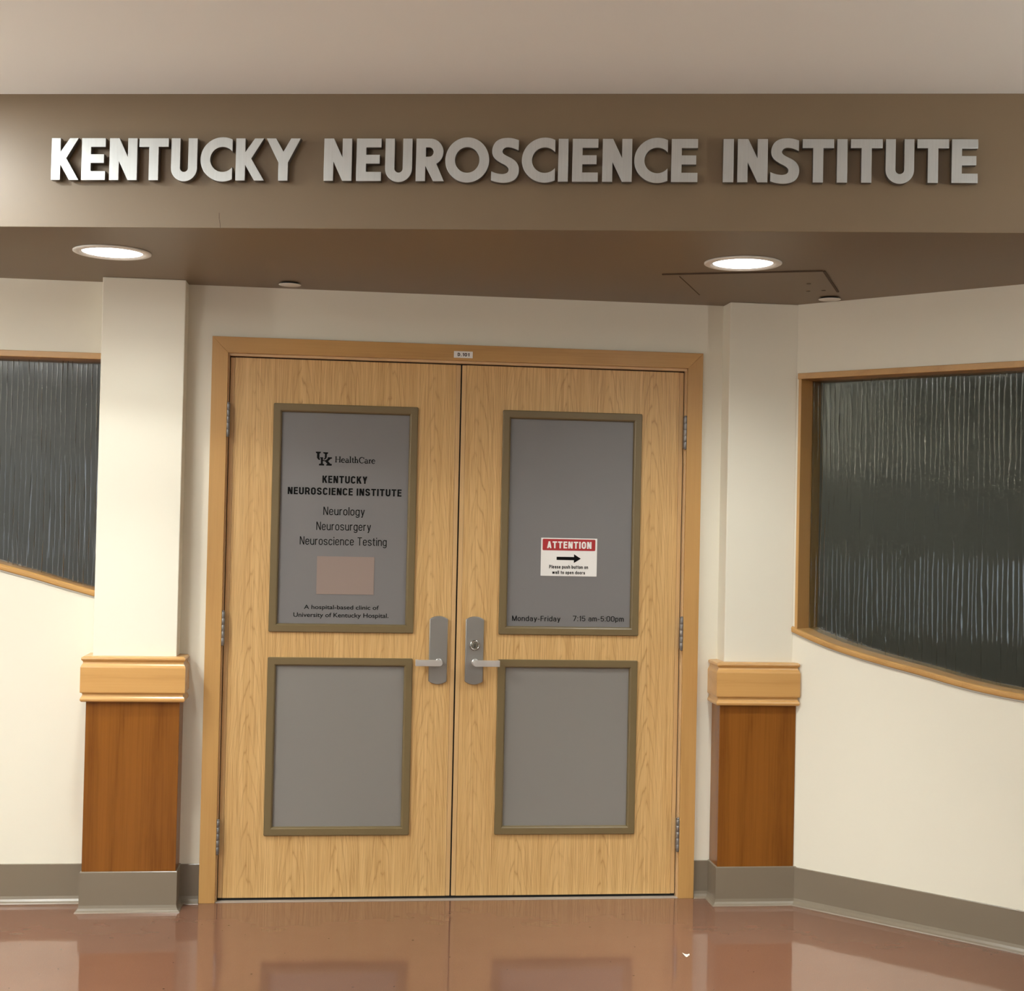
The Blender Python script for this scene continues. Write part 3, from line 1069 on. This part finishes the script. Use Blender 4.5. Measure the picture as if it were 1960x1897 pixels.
def serif_word():
    P = []
    x = 0.0
    tk, th = 0.16, 0.085

    def S(*pts, w=tk, w1=None):
        swelling(P, [(x + a, b) for a, b in pts], w, w1)

    def A(cx, cz, rx, rz, a0, a1, w=th, w1=tk):
        swelling(P, [(x + a, b) for a, b in arc(cx, cz, rx, rz, a0, a1, 14)], w, w1)

    def foot(c, z=0.04, h=0.15):
        S((c - h, z), (c + h, z), w=th)
    for ch in 'HealthCare':
        if ch == 'H':
            S((0.17, 0), (0.17, 1)); S((0.74, 0), (0.74, 1)); S((0.17, 0.52), (0.74, 0.52), w=th)
            for c in (0.17, 0.74):
                foot(c); foot(c, 0.96)
            adv = 0.94
        elif ch == 'e':
            A(0.29, 0.32, 0.24, 0.32, 5, 325); S((0.07, 0.37), (0.52, 0.37), w=th); adv = 0.60
        elif ch == 'a':
            A(0.27, 0.47, 0.17, 0.17, 165, 10, th, th * 1.3); S((0.43, 0.50), (0.43, 0.12), (0.47, 0.03), (0.55, 0.05), w=tk * 0.95)
            A(0.27, 0.19, 0.19, 0.18, 75, 340); adv = 0.60
        elif ch == 'l':
            S((0.16, 0), (0.16, 1.08)); foot(0.16); S((0.02, 1.03), (0.17, 1.05), w=th); adv = 0.34
        elif ch == 't':
            S((0.18, 0.86), (0.18, 0.16), (0.24, 0.04), (0.37, 0.06), w=tk * 0.95); S((0.02, 0.62), (0.37, 0.62), w=th); adv = 0.40
        elif ch == 'h':
            S((0.16, 0), (0.16, 1.08)); S((0.02, 1.03), (0.17, 1.05), w=th); foot(0.16)
            S((0.16, 0.46), (0.27, 0.60), (0.38, 0.63), (0.47, 0.56), (0.50, 0.44), w=th, w1=tk * 0.9); S((0.50, 0.48), (0.50, 0)); foot(0.50, h=0.14); adv = 0.68
        elif ch == 'C':
            A(0.46, 0.5, 0.37, 0.48, 42, 318); S((0.76, 0.98), (0.76, 0.70), w=th); adv = 0.84
        elif ch == 'r':
            S((0.16, 0), (0.16, 0.64)); foot(0.16); S((0.03, 0.61), (0.16, 0.61), w=th); S((0.17, 0.44), (0.26, 0.58), (0.42, 0.60), w=th, w1=tk); adv = 0.46
        x += adv
    return P, x


pg, wd = serif_word()
mb = MB()
for i, q in enumerate(pg):
    mb.poly([T_back(-0.4975 + u / wd * 0.1610, PW + (i % 30) * 2e-5, 1.7300 + z * 0.0238 - u / wd * 0.0010) for u, z in q])
obj('network_name', mb, M_BLACK, pl, weld=False)

# faded blank card on the left pane
tag(obj('blank_card', MB().box((-0.5588, 0.0030, 1.2053), (-0.3319, 0.0045, 1.3558)), M_PEACH, bevel=0.0004),
    'blank faded pinkish card stuck under the department list on the left door', 'card')

# attention sign on the right pane
r = empty('attention_sign', (0.4529, 0.0030, 1.2927))
tag(r, 'white sign with red ATTENTION header and black arrow on the right door', 'sign')
obj('sign_board', MB().box((0.3379, 0.0025, 1.2927), (0.5679, 0.0045, 1.4468)), M_WHITE, r, bevel=0.0005)
hb = plate('header_band', [rect(0.3440, 0.5602, 1.3965, 1.4425, 0.004)], T_back, -0.0025, -0.0019, M_RED, r)
grotesk_words('header_lettering', [('ATTENTION', 0.3622, 0.5442, 1.4050, 0.0280, 0.215, 0.14)], T_back, -0.0013, M_WHITE, hb)
az = 1.36445
ar = [(0.4022, az - 0.0064), (0.4733, az - 0.0064), (0.4733, az - 0.0178), (0.5016, az), (0.4733, az + 0.0178), (0.4733, az + 0.0064), (0.4022, az + 0.0064)]
obj('arrow', MB().poly([T_back(u, -0.0018, z) for u, z in ar]), M_BLACK, r)
grotesk_words('sign_lettering', [('Please push button on', 0.3725, 0.5318, 1.3234, 0.0139, 0.19, 0.13),
                                 ('wall to open doors', 0.3853, 0.5198, 1.3011, 0.0136, 0.19, 0.13)], T_back, -0.0018, M_BLACK, r)

# room number on the casing head
r = empty('number_plate', (0.002, -0.043, 2.1586))
tag(r, 'small white plate with a room number on the casing head above the doors', 'plate')
obj('plate', MB().box((-0.0358, -0.0440, 2.1586), (0.0397, -0.0418, 2.1850)), M_WHITE, r, bevel=0.0006)
grotesk_words('number', [('D.101', -0.0208, 0.0260, 2.1650, 0.0134, 0.19, 0.16)], T_back, 0.0445, M_BLACK, r)

# ------------------------------------------------------------------ raised letters on the fascia
S_ = 0.225


def glyph(ch):
    """outline loops with cap height 1, true proportions"""
    s = S_
    if ch == 'K':
        p = [(0, 0), (0, 1), (.215, 1), (.215, .665), (.443, 1), (.650, 1), (.358, .52), (.665, 0), (.44, 0), (.215, .385), (.215, 0)]
        return [p], 0.665
    if ch == 'E':
        w = 0.588
        return [[(0, 0), (0, 1), (w, 1), (w, .795), (s, .795), (s, .615), (.94 * w, .615), (.94 * w, .41), (s, .41), (s, .21), (w, .21), (w, 0)]], w
    if ch == 'N':
        return [[(0, 0), (0, 1), (.225, 1), (.437, .54), (.437, 1), (.655, 1), (.655, 0), (.44, 0), (.218, .475), (.218, 0)]], 0.655
    if ch == 'T':
        w = 0.71
        c = w / 2
        return [[(0, 1), (w, 1), (w, .80), (c + s / 2, .80), (c + s / 2, 0), (c - s / 2, 0), (c - s / 2, .80), (0, .80)]], w
    if ch == 'I':
        return [[(0, 0), (0, 1), (s, 1), (s, 0)]], s
    if ch == 'U':
        R, q = 0.317, 0.317 - 0.215
        return [[(0, 1), (.215, 1)] + arc(R, .297, q, q, 180, 360, 16) + [(2 * R - .215, 1), (2 * R, 1)] + arc(R, .297, R, .322, 0, -180, 24)], 2 * R
    if ch == 'C':
        R, q, c = 0.527, 0.302, 0.527
        return [arc(c, .5, R, R, 64, 296, 36) + arc(c, .5, q, q, 320, 40, 28)], 0.758
    if ch == 'O':
        return [arc(.515, .5, .515, .53, 0, 355, 60), arc(.515, .5, .292, .305, 0, 355, 48)], 1.03
    if ch == 'Y':
        return [[(0, 1), (.222, 1), (.405, .68), (.588, 1), (.81, 1), (.515, .43), (.515, 0), (.295, 0), (.295, .43)]], 0.81
    if ch == 'R':
        return [[(0, 0), (0, 1)] + arc(.33, .687, .313, .313, 90, -62, 22) + [(.662, 0), (.413, 0), (.215, .372), (.215, 0)],
                [(.225, .80), (.225, .572)] + arc(.305, .686, .112, .114, -90, 90, 12)], 0.655
    if ch == 'S':
        A = [(1480, 107), (1440, 95), (1398, 91), (1350, 98), (1312, 122), (1292, 163), (1292, 205), (1310, 238), (1345, 264), (1385, 285), (1408, 306), (1410, 326),
             (1398, 342), (1370, 350), (1340, 348), (1310, 341), (1285, 331)]
        B = [(1285, 394), (1320, 405), (1370, 411), (1420, 405), (1460, 384), (1481, 345), (1482, 300), (1465, 265), (1435, 240), (1395, 220), (1371, 205), (1362, 186),
             (1372, 167), (1395, 157), (1425, 159), (1455, 168), (1479, 179)]
        return [[((x - 1285) / 304, (401 - y) / 304) for x, y in smooth_line(A, 4) + smooth_line(B, 4)]], 0.645


ORD = ['first', 'second', 'third', 'fourth', 'fifth', 'sixth', 'seventh', 'eighth', 'ninth', 'tenth', 'eleventh', 'twelfth']
LETTERS = {
    'KENTUCKY': [('K', -1.4176, -1.3298), ('E', -1.3199, -1.2439), ('N', -1.2300, -1.1418), ('T', -1.1347, -1.0419), ('U', -1.0321, -0.9497),
                 ('C', -0.9382, -0.8380), ('K', -0.8261, -0.7368), ('Y', -0.7294, -0.6229)],
    'NEUROSCIENCE': [('N', -0.5473, -0.4605), ('E', -0.4452, -0.3683), ('U', -0.3549, -0.2717), ('R', -0.2587, -0.1732), ('O', -0.1676, -0.0325),
                     ('S', -0.0247, 0.0589), ('C', 0.0696, 0.1708), ('I', 0.1819, 0.2113), ('E', 0.2250, 0.3029), ('N', 0.3173, 0.4066),
                     ('C', 0.4144, 0.5151), ('E', 0.5274, 0.6065)],
    'INSTITUTE': [('I', 0.6844, 0.7150), ('N', 0.7279, 0.8178), ('S', 0.8270, 0.9116), ('T', 0.9233, 1.0163), ('I', 1.0267, 1.0566),
                  ('T', 1.0677, 1.1612), ('U', 1.1719, 1.2556), ('T', 1.2654, 1.3583), ('E', 1.3677, 1.4439)]}
ZB, CAP = 2.5555, 0.1315
for wd_, row in LETTERS.items():
    for k, (ch, a, b) in enumerate(row):
        loops, w = glyph(ch)
        loops = [[(a + x / w * (b - a), ZB + z * CAP) for x, z in lp] for lp in loops]
        zoff = 0.0012 * (a + 1.4) / 2.8
        loops = [[(x, z + zoff) for x, z in lp] for lp in loops]
        o = plate('sign_letter', loops, T_fascia, 0.0065, 0.0290, M_ALU, bevel=0.0006)
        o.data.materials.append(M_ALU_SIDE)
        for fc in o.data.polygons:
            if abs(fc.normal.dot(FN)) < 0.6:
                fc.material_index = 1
        tag(o, 'raised brushed metal %s, %s letter of %s on the brown fascia' % (ch, ORD[k], wd_), 'letter', 'raised metal letters on the fascia')

# ------------------------------------------------------------------ ceiling fittings
def downlight(x, y, z, power, size, label, beam=0.0):
    r = empty('recessed_light', (x, y, z))
    tag(r, label, 'light', 'round recessed ceiling lights')
    obj('trim_ring', MB().lathe([(0.1320, -0.0005), (0.1320, -0.0040), (0.1270, -0.0065), (0.1080, -0.0070), (0.1010, -0.0010)], (x, y, z), n=64), M_TRIMRING, r)
    obj('lens', MB().lathe([(0.1030, -0.0012), (0.1000, -0.0022), (0.0001, -0.0024)], (x, y, z), n=64), M_LENS, r)
    if size:
        ld = bpy.data.lights.new('downlight', 'SPOT')
        ld.spot_size = math.radians(size)
        ld.spot_blend = 1.0
        ld.shadow_soft_size = 0.06
    else:
        ld = bpy.data.lights.new('downlight', 'AREA')
        ld.shape = 'DISK'
        ld.size = 0.19
    ld.energy = power
    ld.color = LAMP_COL
    lo = bpy.data.objects.new('bulb', ld)
    lo.location = (0, 0, -0.012)
    COL.objects.link(lo)
    lo.parent = r
    if beam:                                     # the reflector's narrow downward beam
        bd = ld.copy()
        bd.spot_size, bd.energy = math.radians(70), beam
        bo = bpy.data.objects.new('reflector_beam', bd)
        bo.location = (0, 0, -0.012)
        COL.objects.link(bo)
        bo.parent = r
    return r


downlight(-1.2723, -0.6604, ZS, SPOT_POWER * 0.23, 146, 'glowing round recessed light in the soffit above the left pillar', BEAM_POWER * 0.62)
downlight(0.8809, -0.9591, ZS, SPOT_POWER * 0.92, 146, 'glowing round recessed light in the soffit beside the access hatch', BEAM_POWER * 1.25)
downlight(-2.15, -1.65, ZC, HALL_DISC_POWER, 0, 'round recessed light in the hall ceiling beside the letter K')


def fill_strip(x, y0, y1, power, label):  # added fixture out of view, gives the hall its general fill
    r = empty('fill_linear_light', (x, (y0 + y1) / 2, ZC))
    tag(r, label, 'light', 'added strip lights filling the hall')
    mb = MB()
    for xa, xb, ya, yb in ((x - 0.17, x - 0.15, y0, y1), (x + 0.15, x + 0.17, y0, y1), (x - 0.15, x + 0.15, y0, y0 + 0.02), (x - 0.15, x + 0.15, y1 - 0.02, y1)):
        mb.box((xa, ya, ZC - 0.015), (xb, yb, ZC))
    obj('frame', mb, M_TRIMRING, r)
    ld = bpy.data.lights.new('strip', 'AREA')
    ld.shape = 'RECTANGLE'
    ld.size, ld.size_y = 0.30, abs(y1 - y0) - 0.05
    ld.energy = power
    ld.color = LAMP_COL
    lo = bpy.data.objects.new('diffuser', ld)
    lo.location = (0, 0, -0.012)
    COL.objects.link(lo)
    lo.parent = r


fill_strip(-2.6, -6.2, -1.9, FILL_STRIP_POWER, 'long added fill strip along the window side of the hall ceiling')
fill_strip(1.6, -8.6, -5.8, FILL_STRIP_POWER * 0.5, 'shorter added fill strip at the rear of the hall ceiling')


def uplight(x, y, d, power, label):  # added fixture out of view, lifts the ceiling brightness
    r = empty('added_uplight', (x, y, 1.75))
    tag(r, label, 'added fill lamp', 'added bowl uplights out of view')
    rows = []
    for rad, z in ((0.03, 1.75), (0.10, 1.77), (0.16, 1.83), (0.18, 1.92), (0.165, 1.92), (0.145, 1.835), (0.09, 1.785), (0.02, 1.77)):
        rows.append([(x + d * rad * math.sin(PI * k / 20), y - rad * math.cos(PI * k / 20), z) for k in range(21)])
    obj('bowl', MB().grid(rows, smooth=True), M_TRIMRING, r)
    ld = bpy.data.lights.new('added uplight', 'AREA')
    ld.shape, ld.size, ld.energy, ld.color = 'DISK', 0.16, power, (1.0, 0.99, 0.96)
    lo = bpy.data.objects.new('bulb', ld)
    lo.location = (0.09 * d, 0, 0.175)
    lo.rotation_euler = (PI, 0, 0)
    COL.objects.link(lo)
    lo.parent = r


uplight(-4.6, -1.2, 1, FILL_UPLIGHT_POWER, 'added white bowl uplight on the hall wall, the front one')
uplight(-4.6, -6.2, 1, FILL_UPLIGHT_POWER, 'added white bowl uplight on the hall wall, the rear one')
uplight(e.x, -3.9, -1, FILL_UPLIGHT_POWER * 0.5, 'added white bowl uplight on the long hall wall past the slanted wall')


def cover_disc(x, y, label):
    r = empty('sprinkler_cover', (x, y, ZS))
    tag(r, label, 'sprinkler', 'flat round sprinkler covers')
    obj('cover_plate', MB().lathe([(0.0001, -0.0085), (0.0420, -0.0085), (0.0430, -0.0075), (0.0425, -0.0065), (0.0380, -0.0062)], (x, y, ZS), n=48), M_DISC, r)
    obj('neck', MB().lathe([(0.0330, -0.0064), (0.0330, 0.001)], (x, y, ZS), n=32), M_DARK, r)


cover_disc(-0.6840, -0.1560, 'small flat sprinkler cover in the soffit near the left pillar')
cover_disc(1.4120, -0.3260, 'small flat sprinkler cover in the soffit beside the slanted wall')

# access hatch, slightly proud of the soffit on one side
HA, HB_, HC, HD = Vector((0.7180, -0.6980, 0)), Vector((1.1925, -0.8770, 0)), Vector((1.3890, -0.4710, 0)), Vector((0.9100, -0.2700, 0))
r = empty('access_hatch', (1.05, -0.58, ZS))
tag(r, 'square brown access hatch in the soffit next to the right light', 'hatch')
mb = MB()
lo = [p + Vector((0, 0, ZS - 0.004)) for p in (HA, HB_, HC, HD)]
hi = [p + Vector((0, 0, ZS + 0.001)) for p in (HA, HB_, HC, HD)]
mb.grid([lo, hi], closed=True).poly(lo).poly(hi)
obj('hatch_door', mb, M_BROWN, r, bevel=0.0008)


def strip(mb, a, b, w, z0, z1):
    d = (b - a).normalized()
    n = Vector((d.y, -d.x, 0)) * w
    lo = [a, b, b + n, a + n]
    mb.grid([[p + Vector((0, 0, z0)) for p in lo], [p + Vector((0, 0, z1)) for p in lo]], closed=True)
    mb.poly([p + Vector((0, 0, z0)) for p in lo])


mb = MB()
strip(mb, HA + (HA - HB_).normalized() * 0.058, HB_, 0.011, ZS - 0.0035, ZS + 0.001)
strip(mb, HB_, HC, 0.008, ZS - 0.0035, ZS + 0.001)
strip(mb, HA + (HD - HA) * 0.08, HA + (HD - HA) * 0.96, -0.0035, ZS - 0.0046, ZS + 0.001)
obj('hatch_gap', mb, mat('hatch shadow gap', (0.075, 0.045, 0.025), 0.8), r)
for x, y in ((1.2235, -0.6341), (1.2738, -0.4780), (1.3250, -0.5050)):
    obj('latch', MB().lathe([(0.0085, -0.0042), (0.0070, -0.0055), (0.0001, -0.0055)], (x, y, ZS), n=16), mat('dark latch', (0.08, 0.052, 0.033), 0.5), r)

# scrap of paper on the floor
mb = MB()
sc_ = [(0.7614, -0.7650), (0.7700, -0.7730), (0.7780, -0.7745), (0.7852, -0.7740), (0.7830, -0.7860), (0.7765, -0.7900), (0.7730, -0.8010), (0.7668, -0.8040), (0.7650, -0.7900)]
zz = [0.004, 0.0012, 0.0006, 0.003, 0.0015, 0.0006, 0.0012, 0.0006, 0.0010]
top = [(x, y, z + 0.0006) for (x, y), z in zip(sc_, zz)]
bot = [(x, y, z) for (x, y), z in zip(sc_, zz)]
mb.grid([bot, top], closed=True).poly(top).poly(bot)
tag(obj('paper_scrap', mb, M_PAPER), 'tiny torn scrap of white paper lying on the glossy floor', 'litter')
